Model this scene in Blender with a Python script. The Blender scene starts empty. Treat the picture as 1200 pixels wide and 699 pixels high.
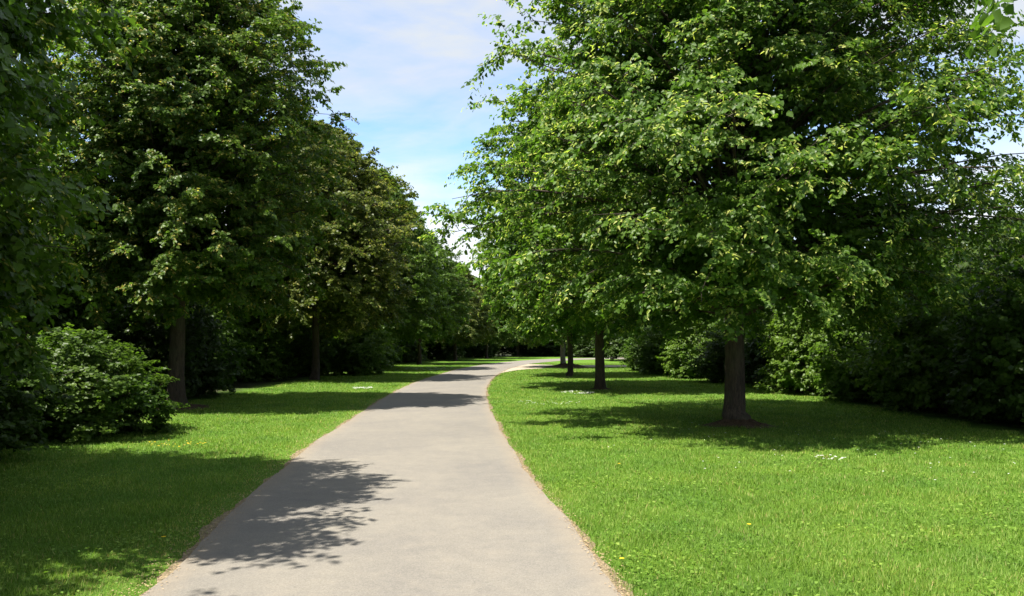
import bpy, math
import numpy as np
from mathutils import Vector

# ------------------------------------------------------------ camera, sky, sun, exposure
S = bpy.context.scene
COL = S.collection
cam_d = bpy.data.cameras.new("camera"); cam = bpy.data.objects.new("camera", cam_d); COL.objects.link(cam)
cam_d.sensor_width = 36; cam_d.lens = 29.0; cam_d.clip_end = 2000
cam.location = (0, 0, 1.6)
cam.rotation_euler = (math.radians(90 + 2.99), 0, 0)
S.camera = cam
S.render.resolution_x, S.render.resolution_y = 1024, 596
S.view_settings.view_transform = 'Standard'; S.view_settings.look = 'None'
S.view_settings.gamma = 1; S.view_settings.use_curve_mapping = False
S.view_settings.exposure = 1.85

SUN_EL = math.radians(61)
sun_xy = Vector((-1.0, -0.72)).normalized()          # towards the sun, on the ground
sdir = Vector((sun_xy.x*math.cos(SUN_EL), sun_xy.y*math.cos(SUN_EL), math.sin(SUN_EL)))
sl = bpy.data.lights.new("sun", 'SUN'); sl.energy = 3.7; sl.angle = math.radians(0.5); sl.color = (1.0, 0.95, 0.86)
so = bpy.data.objects.new("sun", sl); COL.objects.link(so); so.location = (0, 0, 30)
so.rotation_euler = sdir.to_track_quat('Z', 'Y').to_euler()

W = bpy.data.worlds.new("World"); S.world = W; W.use_nodes = True
nt = W.node_tree; nt.nodes.clear()
def N(t, kind, **kw):
    n = t.nodes.new(kind)
    for k, v in kw.items(): setattr(n, k, v)
    return n
def math_(t, op, a, b=None, clamp=False):
    n = N(t, 'ShaderNodeMath', operation=op, use_clamp=clamp)
    for i, v in enumerate((a, b)):
        if v is None: continue
        if isinstance(v, (int, float)): n.inputs[i].default_value = v
        else: t.links.new(v, n.inputs[i])
    return n.outputs[0]
def ramp(t, fac, stops, interp='LINEAR'):
    n = N(t, 'ShaderNodeValToRGB'); cr = n.color_ramp; cr.interpolation = interp
    while len(cr.elements) < len(stops): cr.elements.new(0.5)
    for e, (p, c) in zip(cr.elements, stops):
        e.position = p; e.color = (*c, 1) if len(c) == 3 else c
    t.links.new(fac, n.inputs[0]); return n.outputs[0]
def mixc(t, fac, a, b, mode='MIX'):
    n = N(t, 'ShaderNodeMix', data_type='RGBA', blend_type=mode)
    for i, v in ((0, fac), (6, a), (7, b)):
        if isinstance(v, (int, float)): n.inputs[i].default_value = v
        elif isinstance(v, tuple): n.inputs[i].default_value = (*v, 1)
        else: t.links.new(v, n.inputs[i])
    return n.outputs[2]
def noise(t, vec, scale, detail=4, rough=.55, dist=0):
    n = N(t, 'ShaderNodeTexNoise'); n.inputs['Scale'].default_value = scale
    n.inputs['Detail'].default_value = detail; n.inputs['Roughness'].default_value = rough
    n.inputs['Distortion'].default_value = dist
    if vec is not None: t.links.new(vec, n.inputs['Vector'])
    return n.outputs[0]

sky = N(nt, 'ShaderNodeTexSky', sky_type='NISHITA'); sky.sun_disc = False
sky.sun_elevation = SUN_EL; sky.sun_rotation = math.atan2(sun_xy.x, sun_xy.y)
sky.air_density = 1.0; sky.dust_density = 0.6; sky.ozone_density = 1.5
tc = N(nt, 'ShaderNodeTexCoord')
sep = N(nt, 'ShaderNodeSeparateXYZ'); nt.links.new(tc.outputs['Generated'], sep.inputs[0])
zc = math_(nt, 'ADD', math_(nt, 'MAXIMUM', sep.outputs[2], 0.0), 0.22)
cmb = N(nt, 'ShaderNodeCombineXYZ')
nt.links.new(math_(nt, 'DIVIDE', sep.outputs[0], zc), cmb.inputs[0])
nt.links.new(math_(nt, 'MULTIPLY', math_(nt, 'DIVIDE', sep.outputs[1], zc), 1.5), cmb.inputs[1])
n1 = noise(nt, cmb.outputs[0], 1.5, 7, .56, .7)
n2 = noise(nt, cmb.outputs[0], 5.5, 6, .6, .4)
cv = math_(nt, 'ADD', math_(nt, 'MULTIPLY', n1, .8), math_(nt, 'MULTIPLY', n2, .35))
# thicker low on the horizon and overhead (unseen part thickened for a whiter, brighter fill), thinner in a band about 13 degrees up
band = ramp(nt, math_(nt, 'MAXIMUM', sep.outputs[2], 0.0),
            [(0, (.95,)*3), (.14, (.95,)*3), (.18, (.62,)*3), (.235, (.20,)*3), (.28, (.38,)*3), (.33, (.85,)*3), (1, (.85,)*3)], 'B_SPLINE')
cover = math_(nt, 'ADD', math_(nt, 'MULTIPLY', math_(nt, 'SUBTRACT', cv, .575), 2.6), band, clamp=True)
cloudcol = mixc(nt, ramp(nt, math_(nt, 'MAXIMUM', sep.outputs[2], 0.0), [(.08, (0,)*3), (.3, (1,)*3)]), (2.3, 2.33, 2.33), (1.50, 1.58, 1.66))
skyc = mixc(nt, math_(nt, 'MULTIPLY', cover, .93), mixc(nt, 1.0, sky.outputs[0], (.42, .48, .57), 'MULTIPLY'), cloudcol)
bg = N(nt, 'ShaderNodeBackground'); bg.inputs[1].default_value = 0.15
nt.links.new(skyc, bg.inputs[0])
wo = N(nt, 'ShaderNodeOutputWorld'); nt.links.new(bg.outputs[0], wo.inputs[0])

S.cycles.max_bounces = 8; S.cycles.diffuse_bounces = 6; S.cycles.transmission_bounces = 6
S.cycles.glossy_bounces = 2; S.cycles.use_denoising = True; S.cycles.use_adaptive_sampling = True
S.cycles.adaptive_threshold = 0.012

# ------------------------------------------------------------ materials
def newmat(name):
    m = bpy.data.materials.new(name); m.use_nodes = True; t = m.node_tree; t.nodes.clear()
    return m, t, N(t, 'ShaderNodeOutputMaterial')
def attr(t, name):
    n = N(t, 'ShaderNodeAttribute'); n.attribute_name = name; return n.outputs['Fac']
def leaf_mat(name, stops, trans=.50, bract=None, gloss=.24, tmul=(1.25, 1.45, .6)):
    m, t, out = newmat(name)
    c = ramp(t, attr(t, 'tint'), stops)
    oi = N(t, 'ShaderNodeObjectInfo')
    c = mixc(t, 1.0, c, ramp(t, oi.outputs['Random'], [(0, (.86, .90, .86)), (1, (1.12, 1.06, 1.0))]), 'MULTIPLY')
    g = N(t, 'ShaderNodeNewGeometry')
    c = mixc(t, 1.0, c, ramp(t, noise(t, g.outputs['Position'], .8, 3), [(.3, (.8, .86, .8)), (.7, (1.2, 1.12, 1.1))]), 'MULTIPLY')
    p = N(t, 'ShaderNodeBsdfPrincipled'); t.links.new(c, p.inputs['Base Color'])
    p.inputs['Roughness'].default_value = .42; p.inputs['Specular IOR Level'].default_value = gloss
    tr = N(t, 'ShaderNodeBsdfTranslucent'); t.links.new(mixc(t, 1.0, c, tmul, 'MULTIPLY'), tr.inputs[0])
    mx = N(t, 'ShaderNodeMixShader'); mx.inputs[0].default_value = trans
    t.links.new(p.outputs[0], mx.inputs[1]); t.links.new(tr.outputs[0], mx.inputs[2]); t.links.new(mx.outputs[0], out.inputs[0])
    return m
M_lime = leaf_mat('lime_leaf', [(0, (.044, .092, .016)), (.45, (.080, .152, .025)), (.86, (.122, .208, .036)), (.9, (.26, .33, .08)), (1, (.42, .46, .14))])  # palest stops: bracts, brightened to paint highlights into the crown
M_dark = leaf_mat('dark_leaf', [(0, (.048, .092, .016)), (.5, (.086, .152, .025)), (.86, (.128, .200, .034)), (.9, (.25, .25, .06)), (1, (.38, .33, .11))])
M_tan  = leaf_mat('seeding_leaf', [(0, (.056, .085, .016)), (.45, (.100, .130, .024)), (.76, (.145, .175, .034)), (.86, (.27, .28, .075)), (1, (.38, .34, .11))])
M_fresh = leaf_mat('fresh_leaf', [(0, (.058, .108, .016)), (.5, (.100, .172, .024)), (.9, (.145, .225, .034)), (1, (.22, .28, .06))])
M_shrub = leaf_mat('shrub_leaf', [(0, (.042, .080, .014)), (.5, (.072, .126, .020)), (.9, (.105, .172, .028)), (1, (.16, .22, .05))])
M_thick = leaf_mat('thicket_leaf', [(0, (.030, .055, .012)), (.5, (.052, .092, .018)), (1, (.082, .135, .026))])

def bark_mat(name, a, b):
    m, t, out = newmat(name)
    tc = N(t, 'ShaderNodeTexCoord'); mp = N(t, 'ShaderNodeMapping'); mp.inputs['Scale'].default_value = (14, 14, 2.2)
    t.links.new(tc.outputs['Object'], mp.inputs[0])
    f = noise(t, mp.outputs[0], 1.6, 8, .7, 1.2)
    c = ramp(t, f, [(.34, a), (.62, b)])
    c = mixc(t, math_(t, 'MULTIPLY', ramp(t, noise(t, tc.outputs['Object'], 1.7, 5), [(.5, (0,)*3), (.68, (1,)*3)]), .45), c, (.06, .075, .035))
    p = N(t, 'ShaderNodeBsdfPrincipled'); t.links.new(c, p.inputs['Base Color']); p.inputs['Roughness'].default_value = .92
    bp = N(t, 'ShaderNodeBump'); bp.inputs['Strength'].default_value = .9; bp.inputs['Distance'].default_value = .03
    t.links.new(f, bp.inputs['Height']); t.links.new(bp.outputs[0], p.inputs['Normal'])
    t.links.new(p.outputs[0], out.inputs[0]); return m
M_bark = bark_mat('bark', (.020, .014, .010), (.078, .054, .037))
M_barkg = bark_mat('grey_bark', (.09, .085, .08), (.27, .255, .235))

def ground_mat():
    m, t, out = newmat('lawn_ground')
    g = N(t, 'ShaderNodeNewGeometry').outputs['Position']
    fine = noise(t, g, 26, 6, .7); mid = noise(t, g, 1.3, 5, .6); big = noise(t, g, .25, 3)
    c = ramp(t, fine, [(.28, (.035, .070, .008)), (.5, (.085, .165, .016)), (.72, (.14, .245, .028))])
    c = mixc(t, ramp(t, mid, [(.4, (0,)*3), (.7, (.5,)*3)]), c, (.11, .19, .03))
    c = mixc(t, ramp(t, big, [(.45, (0,)*3), (.65, (.35,)*3)]), c, (.05, .14, .014))
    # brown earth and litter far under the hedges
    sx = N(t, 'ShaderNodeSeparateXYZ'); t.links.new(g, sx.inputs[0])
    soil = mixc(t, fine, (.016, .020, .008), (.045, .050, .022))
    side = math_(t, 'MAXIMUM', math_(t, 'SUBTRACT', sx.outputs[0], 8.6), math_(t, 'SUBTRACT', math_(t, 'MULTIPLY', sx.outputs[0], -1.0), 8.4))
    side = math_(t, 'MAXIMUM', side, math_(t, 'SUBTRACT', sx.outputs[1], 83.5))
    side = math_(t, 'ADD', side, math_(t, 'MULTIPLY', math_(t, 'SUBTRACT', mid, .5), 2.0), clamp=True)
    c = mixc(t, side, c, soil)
    p = N(t, 'ShaderNodeBsdfPrincipled'); t.links.new(c, p.inputs['Base Color']); p.inputs['Roughness'].default_value = .95
    p.inputs['Specular IOR Level'].default_value = .1
    bp = N(t, 'ShaderNodeBump'); bp.inputs['Strength'].default_value = 1; bp.inputs['Distance'].default_value = .04
    t.links.new(fine, bp.inputs['Height']); t.links.new(bp.outputs[0], p.inputs['Normal'])
    t.links.new(p.outputs[0], out.inputs[0]); return m
def path_mat(name, lo, hi, dark):
    m, t, out = newmat(name)
    g = N(t, 'ShaderNodeNewGeometry').outputs['Position']
    fine = noise(t, g, 95, 4, .75); big = noise(t, g, .55, 5, .6, .6); mid = noise(t, g, 5, 5, .65)
    vo = N(t, 'ShaderNodeTexVoronoi'); vo.inputs['Scale'].default_value = 70; t.links.new(g, vo.inputs['Vector'])
    c = ramp(t, fine, [(.3, lo), (.7, hi)])
    c = mixc(t, math_(t, 'MULTIPLY', vo.outputs['Color'], .36), c, dark)
    c = mixc(t, 1.0, c, ramp(t, big, [(.3, (.86, .86, .88)), (.7, (1.08, 1.06, 1.02))]), 'MULTIPLY')
    c = mixc(t, 1.0, c, ramp(t, mid, [(.3, (.92, .92, .92)), (.7, (1.05, 1.05, 1.04))]), 'MULTIPLY')
    # dust worn in along both edges
    c = mixc(t, math_(t, 'MULTIPLY', math_(t, 'ADD', attr(t, 'edge'), math_(t, 'MULTIPLY', math_(t, 'SUBTRACT', mid, .5), 1.2), clamp=True), .45), c, (.235, .19, .135))
    p = N(t, 'ShaderNodeBsdfPrincipled'); t.links.new(c, p.inputs['Base Color']); p.inputs['Roughness'].default_value = .9
    p.inputs['Specular IOR Level'].default_value = .2
    bp = N(t, 'ShaderNodeBump'); bp.inputs['Strength'].default_value = .5; bp.inputs['Distance'].default_value = .006
    t.links.new(fine, bp.inputs['Height']); t.links.new(bp.outputs[0], p.inputs['Normal'])
    t.links.new(p.outputs[0], out.inputs[0]); return m
def simple_mat(name, stops, scale=20, trans=0.):
    m, t, out = newmat(name)
    g = N(t, 'ShaderNodeNewGeometry').outputs['Position']
    c = ramp(t, noise(t, g, scale, 5, .65), stops)
    p = N(t, 'ShaderNodeBsdfPrincipled'); t.links.new(c, p.inputs['Base Color']); p.inputs['Roughness'].default_value = .9
    p.inputs['Specular IOR Level'].default_value = .15
    bp = N(t, 'ShaderNodeBump'); bp.inputs['Strength'].default_value = .6; bp.inputs['Distance'].default_value = .02
    t.links.new(noise(t, g, scale*2, 4), bp.inputs['Height']); t.links.new(bp.outputs[0], p.inputs['Normal'])
    t.links.new(p.outputs[0], out.inputs[0]); return m
def grass_mat():
    m, t, out = newmat('grass_blade')
    c = ramp(t, attr(t, 'tint'), [(0, (.066, .130, .012)), (.5, (.112, .228, .022)), (.85, (.225, .345, .062)), (.9, (.27, .30, .09)), (1, (.38, .31, .13))])
    g = N(t, 'ShaderNodeNewGeometry').outputs['Position']
    c = mixc(t, 1.0, c, ramp(t, noise(t, g, .9, 4, .6), [(.3, (.66, .76, .8)), (.7, (1.45, 1.18, 1.25))]), 'MULTIPLY')
    p = N(t, 'ShaderNodeBsdfPrincipled'); t.links.new(c, p.inputs['Base Color']); p.inputs['Roughness'].default_value = .6
    p.inputs['Specular IOR Level'].default_value = .25
    tr = N(t, 'ShaderNodeBsdfTranslucent'); t.links.new(mixc(t, 1.0, c, (1.2, 1.3, .7), 'MULTIPLY'), tr.inputs[0])
    mx = N(t, 'ShaderNodeMixShader'); mx.inputs[0].default_value = .4
    t.links.new(p.outputs[0], mx.inputs[1]); t.links.new(tr.outputs[0], mx.inputs[2]); t.links.new(mx.outputs[0], out.inputs[0])
    return m
M_ground = ground_mat()
M_path = path_mat('worn_asphalt', (.140, .130, .113), (.250, .231, .200), (.09, .086, .078))
M_side = path_mat('sandy_gravel', (.28, .24, .18), (.42, .37, .28), (.2, .17, .13))
M_edge = simple_mat('dry_edge', [(.3, (.07, .055, .033)), (.5, (.18, .14, .085)), (.7, (.30, .24, .15))], 30)
M_soil = simple_mat('bare_soil', [(.3, (.030, .020, .012)), (.7, (.12, .075, .045))], 22)
M_grass = grass_mat()
M_chaff = simple_mat('dry_chaff', [(.3, (.20, .13, .07)), (.7, (.45, .34, .2))], 9)
M_white = simple_mat('white_petal', [(.3, (.7, .7, .66)), (.7, (.85, .85, .8))], 9)
M_yellow = simple_mat('yellow_petal', [(.3, (.75, .5, .02)), (.7, (.85, .62, .04))], 9)

# ------------------------------------------------------------ mesh helpers
def mesh_np(name, V, F, mat=None, attrs=None, smooth=False):
    """V (n,3); F (m,k) with constant k, or a list of such arrays."""
    if not isinstance(F, list): F = [F]
    me = bpy.data.meshes.new(name)
    V = np.ascontiguousarray(V, dtype=np.float32)
    me.vertices.add(len(V)); me.vertices.foreach_set('co', V.ravel())
    li = np.concatenate([f.ravel() for f in F]).astype(np.int32)
    tot = np.concatenate([np.full(len(f), f.shape[1]) for f in F]).astype(np.int32)
    st = np.concatenate([[0], np.cumsum(tot)[:-1]]).astype(np.int32)
    me.loops.add(len(li)); me.loops.foreach_set('vertex_index', li)
    me.polygons.add(len(tot)); me.polygons.foreach_set('loop_start', st); me.polygons.foreach_set('loop_total', tot)
    if smooth: me.polygons.foreach_set('use_smooth', np.ones(len(tot), dtype=bool))
    me.update(calc_edges=True)
    for k, (dom, arr) in (attrs or {}).items():
        a = me.attributes.new(k, 'FLOAT', dom); a.data.foreach_set('value', np.ascontiguousarray(arr, dtype=np.float32))
    if mat: me.materials.append(mat)
    return me
def link(name, me, parent=None, loc=None):
    o = bpy.data.objects.new(name, me); COL.objects.link(o)
    if parent: o.parent = parent
    if loc is not None: o.location = loc
    return o
def nrm(v): return v/np.maximum(np.linalg.norm(v, axis=-1, keepdims=True), 1e-9)

def tubes(polys, radii, sides):
    """polys (n,m,3), radii (n,m) -> verts, quads"""
    n, m, _ = polys.shape
    tan = np.gradient(polys, axis=1); tan = nrm(tan)
    ref = np.where(np.abs(tan[..., 2:3]) > .9, np.array([1., 0, 0]), np.array([0, 0, 1.]))
    u = nrm(np.cross(ref, tan)); v = np.cross(tan, u)
    a = np.arange(sides)/sides*2*np.pi
    ring = polys[:, :, None] + radii[:, :, None, None]*(np.cos(a)[None, None, :, None]*u[:, :, None] + np.sin(a)[None, None, :, None]*v[:, :, None])
    V = ring.reshape(-1, 3)
    i, j, k = np.meshgrid(np.arange(n), np.arange(m-1), np.arange(sides), indexing='ij')
    b = (i*m+j)*sides; k2 = (k+1) % sides
    F = np.stack([b+k, b+k2, b+sides+k2, b+sides+k], -1).reshape(-1, 4)
    return V, F

def leaves(P, D, Nn, size, width, tint, simple):
    """leaf meshes at P along D with upper side Nn"""
    D = nrm(D); Sd = nrm(np.cross(D, Nn)); Nn = nrm(np.cross(Sd, D))
    s = size[:, None]; w = (size*width)[:, None]
    if simple:
        T = [(0, 0, 0), (-.5, .42, .10), (0, 1, -.04), (.5, .42, .10)]
    else:
        T = [(0, .0, 0), (-.52, .22, .12), (-.34, .72, .06), (0, 1.05, -.12), (.34, .72, .06), (.52, .22, .12)]
    V = np.stack([P + Sd*w*x + D*s*y + Nn*s*z for x, y, z in T], 1)
    n = len(P); k = len(T); b = (np.arange(n)*k)[:, None]
    if simple:
        F = np.concatenate([b+np.array([[0, 1, 2]]), b+np.array([[0, 2, 3]])]); tt = np.concatenate([tint, tint])
    else:
        F = np.concatenate([b+np.array([[0, 1, 2, 3]]), b+np.array([[0, 3, 4, 5]])]); tt = np.concatenate([tint, tint])
    return V.reshape(-1, 3), F, tt

def grow(seed, H, z0, R, prof, n1=90, n2=13, n3=7, n4=12, leaf=.085, trunk_r=.24, fork=.3, simple=False,
         droop=.68, bract=.12, extra=None, rmin=.72, l2max=1.7, rise=.35, base_z=None, stems=1, l2=.36, twl=.42, lean=0., flare=True):
    """returns (wood_mesh_data, leaf_mesh_data). prof: function t in 0..1 (crown bottom..top) -> share of R"""
    g = np.random.default_rng(seed)
    # irregular envelope: lobes
    ph = g.uniform(0, 6.28, 8)
    def env(az, t):
        return (1 + .05*np.sin(2*az+ph[0]+3*t) + .05*np.sin(3*az+ph[1]-5*t) + .06*np.sin(5*az+ph[2]+9*t) + .05*np.sin(9*az+ph[3]+17*t))
    i = np.arange(n1)
    t = ((i+g.uniform(0, 1, n1))/n1)**.92
    az = i*2.39996 + g.normal(0, .25, n1)
    r = R*prof(t)*env(az, t)*g.uniform(rmin, 1.0, n1)
    E = np.stack([np.cos(az)*r, np.sin(az)*r, z0+t*(H-z0)], 1)
    if extra is not None:
        E = np.concatenate([E, np.array(extra)]); n1 = len(E); t = np.clip((E[:, 2]-z0)/(H-z0), 0, 1); r = np.hypot(E[:, 0], E[:, 1])
    bz = z0*.9 if base_z is None else base_z
    zs = np.clip(E[:, 2] - r*rise*(0.6+t*1.6) , bz, H*.93)
    zs = np.where(t < .25, np.maximum(zs, bz+g.uniform(0, .18*(H-z0), n1)), zs)
    A = np.stack([lean*zs, np.zeros(n1), zs], 1) + g.normal(0, .03, (n1, 3))
    if stems > 1: A[:, :2] = E[:, :2]*.12 + g.normal(0, .12*R, (n1, 2)); A[:, 2] = 0
    L = np.linalg.norm(E-A, axis=1)
    # quadratic arcs, bulging upward
    m = 8; s = np.linspace(0, 1, m)
    C = (A+E)/2 + np.stack([g.normal(0, .06, n1)*L, g.normal(0, .06, n1)*L, (.13+.10*g.random(n1))*L], 1)
    def bez(A, C, E, s):
        s = s[..., None]; return (1-s)**2*A + 2*s*(1-s)*C + s*s*E
    prim = bez(A[:, None], C[:, None], E[:, None], s[None, :])
    # secondaries
    s2 = 1-(g.random((n1, n2))**1.25)*.78
    B2 = bez(A[:, None], C[:, None], E[:, None], s2)
    T2 = nrm(2*(1-s2)[..., None]*(C-A)[:, None] + 2*s2[..., None]*(E-C)[:, None])
    side = np.where(g.random((n1, n2)) < .5, -1, 1)
    ang = side*g.uniform(.45, 1.25, (n1, n2))
    up = np.array([0, 0, 1.])
    lat = nrm(np.cross(up, T2))
    D2 = nrm(T2*np.cos(ang)[..., None] + lat*np.sin(ang)[..., None] + np.stack([g.normal(0, .15, (n1, n2)), g.normal(0, .15, (n1, n2)), g.normal(.04, .50, (n1, n2))], -1))
    len2 = L[:, None]*l2*g.uniform(.55, 1.15, (n1, n2))*(1.25-.75*s2)
    len2 = np.minimum(len2, l2max)
    B2 = B2.reshape(-1, 3); D2 = D2.reshape(-1, 3); len2 = len2.ravel(); q = len(B2)
    E2 = B2 + D2*len2[:, None] - up*(droop*.28*len2**1.3)[:, None]
    C2 = B2 + D2*len2[:, None]*.5 + up*(.04*len2)[:, None]
    # twigs
    s3 = np.tile((np.arange(n3)+.6)/n3, (q, 1)) + g.normal(0, .05, (q, n3)); s3 = np.clip(s3, .1, 1)
    B3 = bez(B2[:, None], C2[:, None], E2[:, None], s3)
    T3 = nrm(2*(1-s3)[..., None]*(C2-B2)[:, None] + 2*s3[..., None]*(E2-C2)[:, None])
    lat = nrm(np.cross(up, T3)); sd = np.where(np.arange(n3) % 2 == 0, -1., 1.)[None, :]
    a3 = sd*g.uniform(.3, 1.1, (q, n3))
    D3 = nrm(T3*np.cos(a3)[..., None] + lat*np.sin(a3)[..., None] + g.normal(0, .22, (q, n3, 3)) + np.array([0, 0, -.12*droop]))
    len3 = twl*g.uniform(.5, 1.1, (q, n3))*np.minimum(1, len2[:, None]/.9+.25)
    B3 = B3.reshape(-1, 3); D3 = D3.reshape(-1, 3); len3 = len3.ravel(); w = len(B3)
    # leaves
    s4 = (np.arange(n4)+.7)/n4
    P = B3[:, None] + D3[:, None]*(len3[:, None]*s4)[..., None] - np.array([0, 0, 1.])*(droop*.55*(len3[:, None]*s4)**1.6)[..., None]
    P = P + g.normal(0, .02, P.shape)
    latl = nrm(np.cross(up, D3))[:, None]
    sg = np.where(np.arange(n4) % 2 == 0, -1., 1.)[None, :, None]
    rad = nrm(P*np.array([1, 1, .0]))
    D4 = D3[:, None]*.55 + latl*sg*.75 + np.array([0, 0, -.55*droop]) + g.normal(0, .35, P.shape)
    N4 = np.array([0, 0, .75]) + rad*.95 + g.normal(0, .40, P.shape)
    nl = w*n4
    twt = np.repeat(np.clip(g.normal(.42, .17, w), 0, .84), n4)   # each twig's own green
    tint = np.clip(twt + g.normal(0, .12, nl), 0, .86)
    size = leaf*g.uniform(.65, 1.2, nl); width = np.full(nl, .95)
    # bracts and flower clusters: towards the twig ends at the crown's outside, also painting in highlights
    rr = np.linalg.norm(P.reshape(-1, 3)[:, :2], axis=1)
    tt = np.clip((P.reshape(-1, 3)[:, 2]-z0)/(H-z0), 0, 1)
    outer = rr/(R*prof(tt)+.01) > .55
    clus = np.repeat(g.random(w) < bract*3.2, n4)
    isb = clus & outer & (g.random(nl) < .36)
    tint[isb] = g.uniform(.9, 1, isb.sum()); width[isb] = .42
    V, F, tf = leaves(P.reshape(-1, 3), D4.reshape(-1, 3), N4.reshape(-1, 3), size, width, tint, simple)
    keep_z = V[:, 2].min()
    V[:, 2] = np.maximum(V[:, 2], .015)
    # wood
    Vs, Fs = [], []; off = 0
    def add(v, f):
        nonlocal off
        Vs.append(v); Fs.append(f+off); off += len(v)
    def rtrunk(z): return trunk_r*np.clip(1-z/(H*.97), .03, 1)**.85
    if stems == 1:
        zt = np.concatenate([[-.12, 0, .08, .2, .4, .8, 1.3], np.linspace(2, H*.95, 14)])
        wob = np.cumsum(g.normal(0, .022, (len(zt), 2)), 0); wob[:3] = 0
        pts = np.stack([wob[:, 0]+lean*zt, wob[:, 1], zt], 1)[None]
        rt = rtrunk(np.maximum(zt, 0))*(1+.38*np.exp(-np.maximum(zt, 0)/.16))
        sides = 20
        v, f = tubes(pts, rt[None], sides)
        a = np.tile(np.arange(sides)/sides*2*np.pi, len(zt)); zz = v[:, 2]
        bul = 1+(.10*np.sin(a*4+ph[4])+.07*np.sin(a*7+ph[5]))*np.exp(-np.maximum(zz, 0)/.35)+.03*np.sin(a*5+zz*2.1)+.02*np.sin(a*3-zz*5)
        c = np.repeat(pts[0], sides, 0); v = c+(v-c)*bul[:, None]
        add(v, f)
    r0 = np.clip(.007+.0065*L, .008, .042)*(1 if stems == 1 else .5)
    v, f = tubes(prim, r0[:, None]*(1-.88*s)[None, :], 6); add(v, f)
    sec = bez(B2[:, None], C2[:, None], E2[:, None], np.linspace(0, 1, 4)[None, :])
    v, f = tubes(sec, (.0035+.0055*len2)[:, None]*np.array([1, .75, .5, .2])[None, :], 3); add(v, f)
    return (np.concatenate(Vs), np.concatenate(Fs)), (V, F, tf)

def pull(data, mat_leaf, wood_name='trunk', leaf_name='crown', bark=M_bark):
    (wv, wf), (lv, lf, tt) = data
    return mesh_np(wood_name, wv, wf, bark, smooth=True), mesh_np(leaf_name, lv, lf, mat_leaf, {'tint': ('FACE', tt)})

def plant(kind, meshes, x, y, label, category, group, scale=(1, 1, 1), rot=0, leafmat=None, barkmat=None):
    wood, foliage = ('trunk', 'crown') if category == 'tree' else ('stem', 'foliage')
    e = bpy.data.objects.new(kind, None); COL.objects.link(e)
    e.location = (x, y, 0); e.rotation_euler = (0, 0, rot); e.scale = scale
    e['label'] = label; e['category'] = category
    if group: e['group'] = group
    for nm, me, mt in ((wood, meshes[0], barkmat), (foliage, meshes[1], leafmat)):
        o = bpy.data.objects.new(nm, me); COL.objects.link(o); o.parent = e
        if mt: o.material_slots[0].link = 'OBJECT'; o.material_slots[0].material = mt
    return e

# ------------------------------------------------------------ ground, path
def cr(pts, n=6):
    P = np.array(pts, float); out = []
    Q = np.vstack([2*P[0]-P[1], P, 2*P[-1]-P[-2]])
    for k in range(1, len(Q)-2):
        p0, p1, p2, p3 = Q[k-1:k+3]
        for u in np.arange(n)/n:
            out.append(.5*((2*p1)+(-p0+p2)*u+(2*p0-5*p1+4*p2-p3)*u*u+(-p0+3*p1-3*p2+p3)*u**3))
    out.append(P[-1]); return np.array(out)
def resample(P, n):
    d = np.concatenate([[0], np.cumsum(np.linalg.norm(np.diff(P, axis=0), axis=1))])
    q = np.linspace(0, d[-1], n); return np.stack([np.interp(q, d, P[:, 0]), np.interp(q, d, P[:, 1])], 1)
mainL = cr([(-1.2, -12), (-1.6, -4), (-2.05, 2), (-2.30, 5.2), (-2.62, 7.9), (-2.85, 10.2), (-3.12, 13.4), (-3.28, 17), (-3.6, 23.4), (-3.75, 31), (-3.5, 39), (-2.9, 48.8), (-1.6, 58), (-.1, 64.4), (2.7, 72.5), (7, 77.5), (14, 80), (30, 82)])
mainR = cr([(1.9, -12), (1.4, -4), (.95, 2), (.69, 5.2), (.46, 7.7), (.27, 9.3), (.06, 11.5), (-.41, 17.8), (-.70, 23.1), (-.86, 28.6), (-.82, 35), (-.62, 40.5), (-.1, 48), (1.0, 56.5), (2.4, 62.3), (5, 69), (9, 73.5), (15, 75.8), (30, 77.5)])
sideN = cr([(-.9, 37.5), (-.72, 40), (-.05, 43.8), (.9, 46.9), (2.8, 49.6), (6.4, 51), (12, 52), (30, 54)])
sideF = cr([(-.6, 55), (.3, 57.5), (1.5, 56.8), (3.2, 55), (6.5, 54.6), (9, 54.9), (12, 55.4), (30, 57)])
def wobble(P, amp, seed):
    g = np.random.default_rng(seed); d = np.concatenate([[0], np.cumsum(np.linalg.norm(np.diff(P, axis=0), axis=1))])
    w = sum(amp/(k+1)**.6*np.sin(d*f+g.uniform(0, 6)) for k, f in enumerate((1.3, 2.9, 5.3, 9.7, 17.3)))
    tn = np.gradient(P, axis=0); tn /= np.linalg.norm(tn, axis=1, keepdims=True)
    return P+np.stack([tn[:, 1], -tn[:, 0]], 1)*w[:, None]
def strip(name, A, B, z, mat, grow_by=0, n=700, cross=16, amp=.012, seed=1, label=None):
    A = resample(A, n); B = resample(B, n)
    dv = B-A; dv /= np.linalg.norm(dv, axis=1, keepdims=True)
    A = wobble(A-dv*grow_by, amp, seed); B = wobble(B+dv*grow_by, amp, seed+1)
    wd = np.linalg.norm(B-A, axis=1)
    u = np.linspace(0, 1, cross+1); u = .5-.5*np.cos(np.pi*u)
    P = A[:, None]*(1-u)[None, :, None] + B[:, None]*u[None, :, None]
    edge = np.clip(1-np.minimum(u[None, :], 1-u[None, :])*wd[:, None]/.28, 0, 1)
    V = np.concatenate([P, np.full(P.shape[:2]+(1,), z)], 2).reshape(-1, 3)
    i, j = np.meshgrid(np.arange(n-1), np.arange(cross), indexing='ij'); b = i*(cross+1)+j
    F = np.stack([b, b+1, b+cross+2, b+cross+1], -1).reshape(-1, 4)
    o = link(name, mesh_np(name, V, F, mat, {'edge': ('POINT', edge.ravel())})); o['kind'] = 'structure'
    if label: o['label'] = label
    return o, A, B
gm = 500
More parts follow.
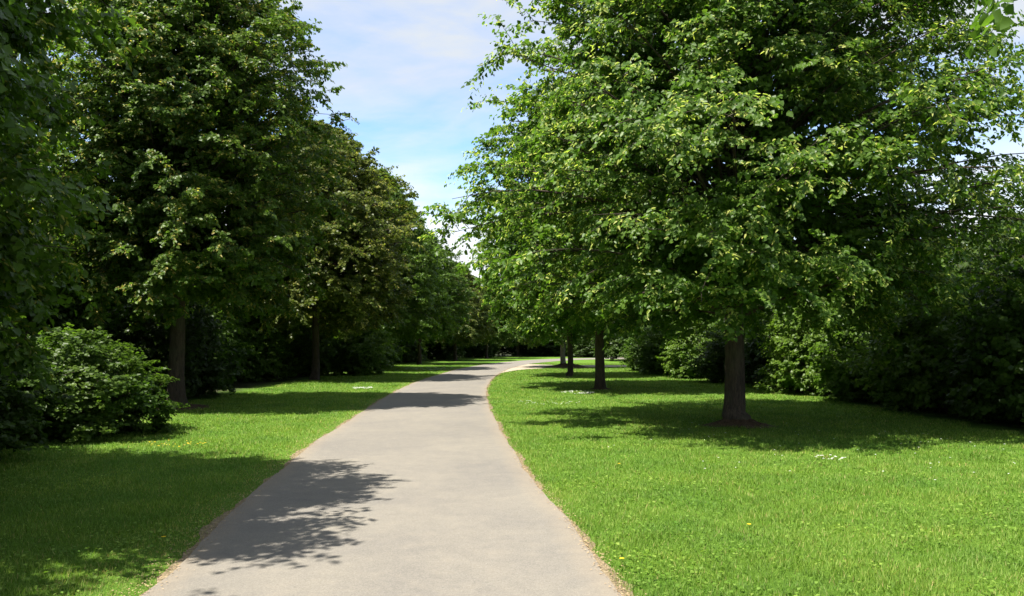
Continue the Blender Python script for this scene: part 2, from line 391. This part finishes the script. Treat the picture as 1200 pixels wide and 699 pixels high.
link('ground', mesh_np('ground', [(-gm, -gm, 0), (gm, -gm, 0), (gm, gm, 0), (-gm, gm, 0)], np.array([[0, 1, 2, 3]]), M_ground))['kind'] = 'structure'
strip('path_verge', mainL, mainR, .004, M_edge, .05, amp=.035, seed=5, cross=4, label='strip of dry earth and straw along both sides of the path')
strip('side_path', sideN, sideF, .008, M_side, 0, amp=.02, seed=9, n=300, label='sandy side path turning off to the right')
_, PL, PR = strip('path', mainL, mainR, .012, M_path, 0, label='pale worn asphalt path curving away to the right')

# ------------------------------------------------------------ where grass may grow
def inside(poly, X, Y):
    c = np.zeros(len(X), bool); n = len(poly)
    for a in range(n):
        x1, y1 = poly[a]; x2, y2 = poly[(a+1) % n]
        if y1 == y2: continue
        k = ((y1 > Y) != (y2 > Y)) & (X < (x2-x1)*(Y-y1)/(y2-y1)+x1); c ^= k
    return c
mp = np.concatenate([resample(mainL, 90), resample(mainR, 90)[::-1]])
sp = np.concatenate([resample(sideN, 30), resample(sideF, 30)[::-1]])
def edge_dist(X, Y):
    # distance to the main path's edges for the straight run; big elsewhere
    o = np.argsort(mainL[:, 1]); xl = np.interp(Y, mainL[o, 1], mainL[o, 0]); o = np.argsort(mainR[:, 1]); xr = np.interp(Y, mainR[o, 1], mainR[o, 0])
    return np.maximum(xl-X, X-xr)
def cn(X, Y, f, s=0.):
    return (np.sin(X*f+s+1.3*np.sin(Y*f*.7+s)) + np.sin(Y*f*1.13+2*s+1.7*np.sin(X*f*.6-s)) + .6*np.sin((X+Y)*f*2.1+s) + .6*np.sin((X-Y)*f*2.7-s))/3.2

g = np.random.default_rng(77)
def scatter(n, d0, d1, k, half):
    """n points in a fan in front of the path, density falling as distance**-k"""
    u = g.random(n); e = 2-k; d = (d0**e+u*(d1**e-d0**e))**(1/e); a = g.uniform(-half, half, n)
    return np.sin(a)*d, np.cos(a)*d-.0, d
X, Y, D = scatter(1500000, 3.2, 60, 1.75, .80)
ed = edge_dist(X, Y)
nz = cn(X, Y, 3.1, .4); fray = .015+.035*cn(X, Y, 9, 1.)+.03*cn(X, Y, 31, 2.)
ok = (ed > fray) & ~inside(sp, X, Y) & ~inside(mp, X, Y)
# worn strip beside the path
worn = np.clip(1-(ed-.0)/(.09+.07*cn(X, Y, 1.7, 3.)), 0, 1)
worn = np.where(X < -1, np.clip(1-(ed-.02)/(.55+.35*cn(X, Y, 1.1, 3.)), 0, 1)*.85, worn)
ok &= g.random(len(X)) > worn*.72
ok &= (X < 8.6+.5*nz) & (X > -8.4+.5*nz)
for (mx, my, mr) in ((4.33, 15.9, .48), (-8, 20, .7), (2.94, 27.6, .45), (-8.2, 34.4, .5), (3.3, 50.2, .7)):
    ok &= np.hypot(X-mx, Y-my) > mr*(1+.35*cn(X, Y, 7))
clump = .5+.5*cn(X, Y, 5.7, .9)
ok &= g.random(len(X)) < .62+.38*clump
X, Y, D, ed, worn, clump, nz = (v[ok] for v in (X, Y, D, ed, worn, clump, nz))
n = len(X); 
h = (.022+.022*clump+.010*nz)*g.uniform(.6, 1.35, n)*(1-.45*worn)*(1+np.clip(D-8, 0, 40)*.010)
wd = np.clip(.0016+.00042*D, .0032, .02)*g.uniform(.8, 1.5, n)
az = g.uniform(0, 6.283, n); ln = g.uniform(.15, 1.0, n)*h
base = np.stack([X, Y, np.zeros(n)], 1); sdv = np.stack([np.cos(az), np.sin(az), np.zeros(n)], 1)
la = az+1.57+g.normal(0, .5, n); ld = np.stack([np.cos(la), np.sin(la), np.zeros(n)], 1)
tip = base+ld*ln[:, None]+np.array([0, 0, 1.])*h[:, None]
V = np.stack([base-sdv*wd[:, None]/2, base+sdv*wd[:, None]/2, tip], 1).reshape(-1, 3)
F = np.arange(3*n).reshape(-1, 3)
tint = np.clip(.40+.16*clump+.16*cn(X, Y, 1.3, 2.2)+g.normal(0, .24, n), 0, .87)
dry = g.random(n) < (.035+.5*worn+.05*np.clip(cn(X, Y, .9, 5.), 0, 1)); tint[dry] = g.uniform(.88, 1, dry.sum())
go = link('grass', mesh_np('grass', V, F, M_grass, {'tint': ('FACE', tint)})); go['kind'] = 'stuff'
go['label'] = 'short green lawn grass on both sides of the path'
# broad weed and clover leaves low in the lawn
X, Y, D = scatter(80000, 3.2, 26, 1.7, .75)
ed = edge_dist(X, Y); ok = (ed > .12) & (X < 8) & (X > -8) & (g.random(len(X)) < np.clip(.25+.9*cn(X, Y, 1.9, 6.), .03, 1))
X, Y, D = X[ok], Y[ok], D[ok]; n = len(X)
P = np.stack([X, Y, g.uniform(.012, .045, n)], 1); a = g.uniform(0, 6.28, n)
Dd = np.stack([np.cos(a), np.sin(a), g.uniform(-.1, .5, n)], 1)
V, F, tt = leaves(P, Dd, np.array([0, 0, 1.])+g.normal(0, .25, (n, 3)), g.uniform(.014, .034, n)*(1+D*.02), np.full(n, .8), g.uniform(.35, .80, n), True)
wo_ = link('clover', mesh_np('clover', V, F, M_grass, {'tint': ('FACE', tt)})); wo_['kind'] = 'stuff'; wo_['label'] = 'low clover and weed leaves scattered through the lawn'
# chaff and crumbs along the path's edges and on it
n = 14000
Yc = 3+45*g.random(n)**1.8; sidec = g.random(n) < .5
o1 = np.argsort(mainL[:, 1]); o2 = np.argsort(mainR[:, 1])
off = np.abs(g.normal(0, .06, n))*np.where(g.random(n) < .75, 1, -.5)
Xc = np.where(sidec, np.interp(Yc, mainL[o1, 1], mainL[o1, 0])-off*1.8, np.interp(Yc, mainR[o2, 1], mainR[o2, 0])+off)
P = np.stack([Xc, Yc, np.full(n, .017)+g.uniform(0, .006, n)], 1); a = g.uniform(0, 6.28, n)
V, F, tt = leaves(P, np.stack([np.cos(a), np.sin(a), np.zeros(n)], 1), np.array([0, 0, 1.])+g.normal(0, .2, (n, 3)), g.uniform(.006, .022, n), g.uniform(.25, .8, n), g.random(n), True)
o = link('leaf_litter', mesh_np('leaf_litter', V, F, M_chaff)); o['kind'] = 'stuff'; o['label'] = 'dry straw and leaf crumbs along the edges of the path'

# mounds of bare soil at the trunks
def mound(x, y, r, h, label):
    k, m = 40, 9; g2 = np.random.default_rng(int(x*10+y*7)+500)
    V = [(0, 0, h)]
    for j in range(1, m+1):
        u = j/m
        for i in range(k):
            a = i/k*6.2832; rr = r*u*(1+.16*math.sin(3*a+x)+.10*math.sin(5*a+y)+.06*math.sin(11*a))
            V.append((math.cos(a)*rr, math.sin(a)*rr, h*(.5+.5*math.cos(math.pi*u))*(1+.15*g2.normal())-(.004 if j == m else -.004)))
    F3 = np.array([(0, 1+i, 1+(i+1) % k) for i in range(k)]); F4 = np.array([(1+(j-1)*k+i, 1+j*k+i, 1+j*k+(i+1) % k, 1+(j-1)*k+(i+1) % k) for j in range(1, m) for i in range(k)])
    o = link('soil_mound', mesh_np('soil_mound', np.array(V), [F3, F4], M_soil, smooth=True), loc=(x, y, 0)); o['kind'] = 'structure'; o['label'] = label
mound(4.33, 15.85, .68, .14, 'low mound of bare brown soil round the big right trunk')
mound(-8.0, 20.0, .8, .07, 'worn soil round the dark left trunk')
mound(2.94, 27.6, .5, .05, 'small patch of soil round the second right trunk')
mound(3.35, 50.2, 1.7, .22, 'brown bank of soil beside the side path')

# ------------------------------------------------------------ trees
full = lambda t: np.clip(np.interp(t, [0, .08, .25, .5, .75, .9, 1], [.78, 1.02, 1.06, .88, .60, .34, .10]), .05, 2)
shouldered = lambda t: np.interp(t, [0, .1, .3, .6, .77, .9, 1], [.6, .88, 1.0, 1.0, .70, .42, .10])
cone = lambda t: np.interp(t, [0, .1, .3, .5, .7, .85, 1], [.66, .92, 1.0, .90, .68, .44, .08])
egg = lambda t: np.interp(t, [0, .1, .3, .55, .8, .93, 1], [.55, .85, 1.0, .97, .70, .40, .10])
print('trees')
T_R1 = pull(grow(11, 13.0, 1.85, 5.1, full, n1=390, n2=13, n3=7, n4=11, l2=.29, l2max=1.25, twl=.38, leaf=.080, trunk_r=.20, bract=.22, base_z=1.9), M_lime)
T_L1 = pull(grow(12, 12.2, 2.15, 3.65, shouldered, n1=450, n2=10, n3=6, n4=12, leaf=.080, trunk_r=.20, rmin=.80, l2=.30, l2max=1.05, twl=.36, bract=.14, base_z=2.7), M_dark)
T_L0 = pull(grow(13, 9.0, .9, 3.9, egg, n1=330, n2=11, n3=7, n4=11, rmin=.8, l2=.30, l2max=1.1, leaf=.082, trunk_r=.22, bract=.08, base_z=1.3), M_dark)
T_R0 = pull(grow(14, 11.0, 4.3, 4.0, egg, n1=55, n2=12, n3=6, n4=10, leaf=.085, trunk_r=.22, bract=.05, base_z=3.2,
        extra=[(-4.62, 3.25, 4.2), (-4.2, 3.4, 4.33)]), M_lime)
T_A = pull(grow(15, 10.4, 1.9, 4.1, egg, n1=360, n2=9, n3=6, n4=11, leaf=.108, trunk_r=.16, rmin=.8, l2=.30, l2max=1.1, twl=.38, bract=.10, simple=True, base_z=2.4), M_lime)
T_B = pull(grow(16, 10.0, 1.6, 4.3, cone, n1=360, n2=9, n3=6, n4=10, leaf=.115, trunk_r=.18, rmin=.8, l2=.30, l2max=1.1, twl=.38, bract=.10, simple=True, base_z=2.2), M_dark)
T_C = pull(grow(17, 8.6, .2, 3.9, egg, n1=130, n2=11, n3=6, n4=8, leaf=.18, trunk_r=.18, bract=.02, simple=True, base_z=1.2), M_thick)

plant('lime_tree', T_R1, 4.33, 15.9, 'biggest tree on the right lawn, its dark trunk on a brown mound', 'tree', 'trees along the right side of the path')
plant('lime_tree', T_A, 2.94, 27.6, 'second tree of the right row, trunk with leafy low shoots', 'tree', 'trees along the right side of the path', (1.06, 1.06, 1.02), 1.1)
plant('lime_tree', T_A, 2.6, 37.7, 'third tree of the right row, thin trunk in front of the grey one', 'tree', 'trees along the right side of the path', (.85, .85, .92), 3.0)
plant('lime_tree', T_B, 3.12, 50.5, 'tree with the pale grey trunk beside the sandy side path', 'tree', 'trees along the right side of the path', (.9, .9, .95), 2.0, M_lime, M_barkg)
plant('lime_tree', T_R0, 8.2, 2.2, 'tree mostly outside the frame whose leaves hang in at the top right corner', 'tree', 'trees along the right side of the path')
plant('lime_tree', T_L0, -7.8, 6.6, 'nearest dark tree filling the left edge above the bright shrub', 'tree', 'trees along the left side of the path', (1.03, 1.0, 1.0))
plant('lime_tree', T_L1, -8.08, 20.0, 'tall tree with the thick brown trunk on the left lawn', 'tree', 'trees along the left side of the path', (1, 1, 1), .6)
plant('lime_tree', T_A, -8.2, 34.4, 'tree with tan seed clusters over its whole crown', 'tree', 'trees along the left side of the path', (1.05, 1.05, 1.03), 4.2, M_tan)
plant('lime_tree', T_B, -7.5, 46.0, 'fresh green tree just past the tan seeded crown', 'tree', 'trees along the left side of the path', (.98, .98, 1.12), .4, M_fresh)
plant('lime_tree', T_A, -6.4, 57.0, 'light green tree fourth along the left row with pale leaf tips', 'tree', 'trees along the left side of the path', (.88, .88, .88), 1.7, M_fresh)
plant('lime_tree', T_B, -4.6, 67.0, 'lower dull green tree where the left row starts to bend right', 'tree', 'trees along the left side of the path', (.8, .8, .80), 2.7, M_tan)
plant('lime_tree', T_A, -2.3, 76.0, 'small tree with a thin straight trunk at the far bend', 'tree', 'trees along the left side of the path', (.8, .8, .72), 5.2, M_dark)
plant('lime_tree', T_B, .6, 85.0, 'farthest tree of the left row, dark above the end of the path', 'tree', 'trees along the left side of the path', (.85, .85, .72), 3.6, M_dark)

plant('lime_tree', T_L0, -8.3, .7, 'tree beside the camera whose shade covers the lower left lawn', 'tree', 'trees along the left side of the path', (1.18, 1.15, 1.0), 2.4)
gb = 'trees in the dark wood behind the rows'
bgt = [(-14.5, 10, 1.05), (-13.5, 16, 1.1), (-14, 23, 1.1), (-13, 30, 1.0), (-13.5, 37, 1.05), (-12.5, 44, 1.0), (-12.5, 51, 1.05), (-11.5, 58, 1.0), (-10.5, 65, .95), (-8.5, 72, .95), (-6, 79, .9), (-3, 88, .9), (4.5, 91, .95), (9.5, 88, .9), (15, 88, .95), (21, 88, 1.),
       (15.5, 12, .80), (16, 18.5, .78), (15.5, 25, .78), (15, 32, .80), (14, 39.5, .82), (13.5, 47, .85), (12, 62, .95), (10, 67, .85), (18, 66, .9), (-19, 14, 1.1), (-19, 27, 1.1), (-18.5, 40, 1.1)]
bgl = {0: 'wood tree behind the nearest left tree', 1: 'wood tree in the deep shade left of the thick brown trunk', 2: 'wood tree in the shade right behind the thick brown trunk',
       3: 'wood tree behind the gap between the first two left trunks', 4: 'wood tree behind the tan seeded tree', 11: 'wood tree straight ahead behind the end of the path', 12: 'wood tree behind the far end of the grass island',
       16: 'wood tree at the right edge behind the darkest hedge', 17: 'wood tree at the right behind the big tree\'s outer branches', 18: 'wood tree behind the hedge right of the mound trunk', 19: 'wood tree behind the brightly lit hedge shrub',
       20: 'wood tree behind the shrubs left of the mound trunk', 22: 'wood tree on the grass beyond the side path'}
for i, (x, y, s) in enumerate(bgt):
    lb = bgl.get(i, 'dark wood tree merging into the trees beside it behind the rows')
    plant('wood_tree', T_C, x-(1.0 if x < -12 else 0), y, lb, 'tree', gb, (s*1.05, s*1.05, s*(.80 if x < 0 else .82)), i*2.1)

# ------------------------------------------------------------ shrubs
dome = lambda t: np.interp(t, [0, .15, .4, .7, .9, 1], [.80, .97, 1.0, .78, .45, .12])
print('shrubs')
S_N = pull(grow(21, 2.2, .12, 1.7, dome, n1=80, n2=10, n3=7, n4=8, leaf=.068, bract=0, stems=3, l2=.42, twl=.30, droop=.5), M_shrub, 'stem', 'foliage')
S_A = pull(grow(22, 3.0, .1, 1.8, dome, n1=80, n2=9, n3=5, n4=7, leaf=.10, bract=0, stems=3, l2=.4, twl=.3, simple=True), M_shrub, 'stem', 'foliage')
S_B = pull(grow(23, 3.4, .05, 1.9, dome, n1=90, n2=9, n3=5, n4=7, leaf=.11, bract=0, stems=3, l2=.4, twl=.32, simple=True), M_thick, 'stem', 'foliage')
gl, gr_ = 'shrubs along the left wood edge', 'shrubs of the hedge along the right lawn'
def shrub(me, x, y, lb, grp, s=(1, 1, 1), rot=0, mt=None): return plant('shrub', me, x, y, lb, 'shrub', grp, s, rot, mt)
shrub(S_N, -8.1, 10.6, 'big leafy shrub at the left edge, lit leaves over the shaded lawn', gl, (1.15, 1.15, .88), 0, M_thick)  # darker leaf colour stands in for shade from the tree above
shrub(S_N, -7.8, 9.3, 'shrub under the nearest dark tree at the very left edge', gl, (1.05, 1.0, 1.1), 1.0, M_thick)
shrub(S_N, -7.6, 14.2, 'low shrub spreading toward the thick brown trunk', gl, (1.1, 1.05, .74), 2.2)
shrub(S_N, -9.8, 12.9, 'taller shrub behind the leafy one at the left edge', gl, (1.1, 1.1, 1.35), 4.)
shrub(S_B, -9.7, 23.6, 'dark shrub just right of the thick brown trunk', gl, (.95, .95, .95), 1.)
shrub(S_B, -11.4, 18.5, 'black shaded shrub left of the thick brown trunk', gl, (1, 1, 1.1), 2.)
shrub(S_B, -11.2, 28.5, 'shaded shrub in the hollow between the first two left trunks', gl, (1, 1, 1), 3.)
shrub(S_A, -10.6, 33.0, 'grey green shrub left of the second left trunk', gl, (1, 1, .95), 4.)
shrub(S_A, -9.9, 38.5, 'shrub with a bright leaf spray behind the second left trunk', gl, (1.1, 1.1, 1.1), 5., M_fresh)
shrub(S_A, -7.4, 39.6, 'rounded shrub standing forward right of the second left trunk', gl, (1.0, 1.0, .98), .5, M_fresh)
shrub(S_A, -8.6, 50.5, 'shrub behind the white flowers near the far left lawn', gl, (1, 1, .9), 1.5)
shrub(S_B, -9.5, 46.0, 'dark shrub between the forward rounded shrub and the far one', gl, (1, 1, 1), 2.5)
shrub(S_B, -8.2, 62.0, 'dark shrub where the left lawn narrows', gl, (1, 1, .9), 3.5)
shrub(S_B, -6.0, 71.0, 'dark shrub behind the lower dull green tree', gl, (1, 1, .9), 4.5)
shrub(S_B, -3.2, 81.0, 'dark shrub behind the thin straight trunk', gl, (1.1, 1, .9), 5.5)
shrub(S_B, 1.5, 89.0, 'shrub straight beyond the end of the path', gl, (1.2, 1, .9), .2)
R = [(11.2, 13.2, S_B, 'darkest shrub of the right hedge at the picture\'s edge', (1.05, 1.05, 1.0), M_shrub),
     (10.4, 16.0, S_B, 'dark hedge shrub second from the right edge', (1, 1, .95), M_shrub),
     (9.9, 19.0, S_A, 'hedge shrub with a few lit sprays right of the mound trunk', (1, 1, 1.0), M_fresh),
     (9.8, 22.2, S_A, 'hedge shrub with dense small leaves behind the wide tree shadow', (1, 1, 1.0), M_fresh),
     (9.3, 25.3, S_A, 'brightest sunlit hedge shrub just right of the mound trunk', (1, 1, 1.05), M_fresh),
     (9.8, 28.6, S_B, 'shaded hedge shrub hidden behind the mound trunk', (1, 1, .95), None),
     (8.8, 32.0, S_A, 'dark rounded hedge shrub just left of the mound trunk', (1, 1, .75), M_thick),
     (8.1, 36.0, S_A, 'light green feathery hedge shrub left of the dark rounded one', (.95, .95, .95), M_fresh),
     (7.6, 40.0, S_A, 'sunlit hedge shrub beside the second right trunk', (1, 1, .9), M_fresh),
     (7.5, 44.6, S_A, 'last hedge shrub where the side path leaves the lawn', (.95, .95, .8), M_shrub),
     (12.9, 15.0, S_B, 'shrub in the second rank behind the darkest hedge shrub', (1.1, 1.1, 1.25), None),
     (12.4, 20.5, S_B, 'shrub in the second rank behind the hedge with lit sprays', (1.1, 1.1, 1.25), None),
     (12.0, 26.5, S_B, 'taller shrub behind the brightest hedge shrub', (1.1, 1.1, 1.25), None),
     (11.6, 33.5, S_B, 'taller shrub behind the dark rounded hedge shrub', (1.1, 1.1, 1.2), None),
     (10.8, 40.0, S_B, 'taller shrub behind the sunlit hedge shrub', (1.1, 1.1, 1.2), None),
     (10.5, 59.5, S_A, 'shrub beyond the side path on the right', (1.1, 1.1, .9), M_shrub),
     (-8, 93, S_B, 'low shrub left of the far bend deep in the wood', (1.6, 1.2, 1.0), None),
     (5.2, 94, S_B, 'low shrub right of the path end deep in the wood', (1.9, 1.2, 1.05), None),
     (11.5, 92, S_B, 'low shrub behind the far end of the grass island', (1.9, 1.2, 1.05), None),
     (17.5, 92, S_B, 'low shrub in the far wood hidden behind the right row', (1.9, 1.2, 1.05), None),
     (7.5, 81.5, S_B, 'far dark shrub across the bend on the right', (1.2, 1.1, .9), None)]
for i, (x, y, me, lb, s, mt) in enumerate(R): shrub(me, x, y, lb, gr_, s, i*1.7, mt)

# ------------------------------------------------------------ flowers in the lawn
def flower_mesh(mat, r, h):
    """a small head of petals on a thin stalk"""
    V = []; F = []
    for k in range(9):
        a = k/9*6.283; c, s_ = math.cos(a), math.sin(a); b = len(V)
        V += [(0, 0, h), (c*r*.6-s_*r*.28, s_*r*.6+c*r*.28, h+.002), (c*r, s_*r, h-.001), (c*r*.6+s_*r*.28, s_*r*.6-c*r*.28, h+.002)]; F.append((b, b+1, b+2, b+3))
    me = mesh_np('flower_head', np.array(V), np.array(F), mat)
    v, f = tubes(np.array([[(0, 0, 0), (0.002, 0, h*.5), (0, 0, h-.001)]]), np.full((1, 3), .0018), 4)
    st = mesh_np('stalk', v, f, M_grass, {'tint': ('FACE', np.full(len(f), .5))})
    return me, st
def patch(x, y, rx, ry, n, mat, r, label, seed):
    """flower heads too many and small to count: one mass"""
    gg = np.random.default_rng(seed); hd, st = flower_mesh(mat, r, .055)
    hv = np.array([v.co[:] for v in hd.vertices]); hf = np.array([p.vertices[:] for p in hd.polygons])
    V = []; F = []
    for i in range(n):
        a = gg.uniform(0, 6.28); rr = math.sqrt(gg.random()); s = gg.uniform(.6, 1.3)
        V.append(hv*np.array([s, s, gg.uniform(.8, 1.25)])+np.array([x+math.cos(a)*rr*rx, y+math.sin(a)*rr*ry, 0])); F.append(hf+i*len(hv))
    o = link('clover_flowers', mesh_np('clover_flowers', np.concatenate(V), np.concatenate(F), mat)); o['kind'] = 'stuff'; o['label'] = label
patch(-4.95, 27.6, .35, .5, 60, M_white, .035, 'patch of white flowers on the left lawn by the path', 1)
patch(-4.7, 47.0, 1.6, 2.5, 160, M_white, .045, 'long drift of white flowers on the far left lawn', 2)
patch(4.25, 11.1, .2, .25, 16, M_white, .018, 'small patch of white flowers in front of the mound trunk', 3)
patch(2.0, 25.2, .5, .7, 60, M_white, .03, 'patch of white flowers before the second right trunk', 4)
patch(.95, 21.0, .8, .7, 40, M_white, .02, 'thin white flowers on the right lawn near the path', 5)
patch(-5.15, 12.6, .5, .35, 26, M_yellow, .016, 'patch of yellow flowers by the left shrub', 6)
patch(4.5, 12.5, 3.2, 3.5, 70, M_white, .012, 'single white flowers dotted over the right lawn', 7)
hd, st = flower_mesh(M_yellow, .02, .06)
for i, (x, y, lb) in enumerate([(.78, 5.95, 'yellow flower in the lawn near the lower end of the path'), (2.0, 7.05, 'yellow flower in the sunny lawn right of the path'),
                               (1.35, 10.5, 'yellow flower beside the path below the wide tree shadow'), (-2.75, 6.6, 'yellow flower in the shaded lawn at the lower left')]):
    e = bpy.data.objects.new('dandelion', None); COL.objects.link(e); e.location = (x, y, 0); e['label'] = lb; e['category'] = 'flower'; e['group'] = 'yellow flowers in the lawn'
    for me, nm in ((hd, 'flower_head'), (st, 'stalk')):
        o = bpy.data.objects.new(nm, me); COL.objects.link(o); o.parent = e
print('done')
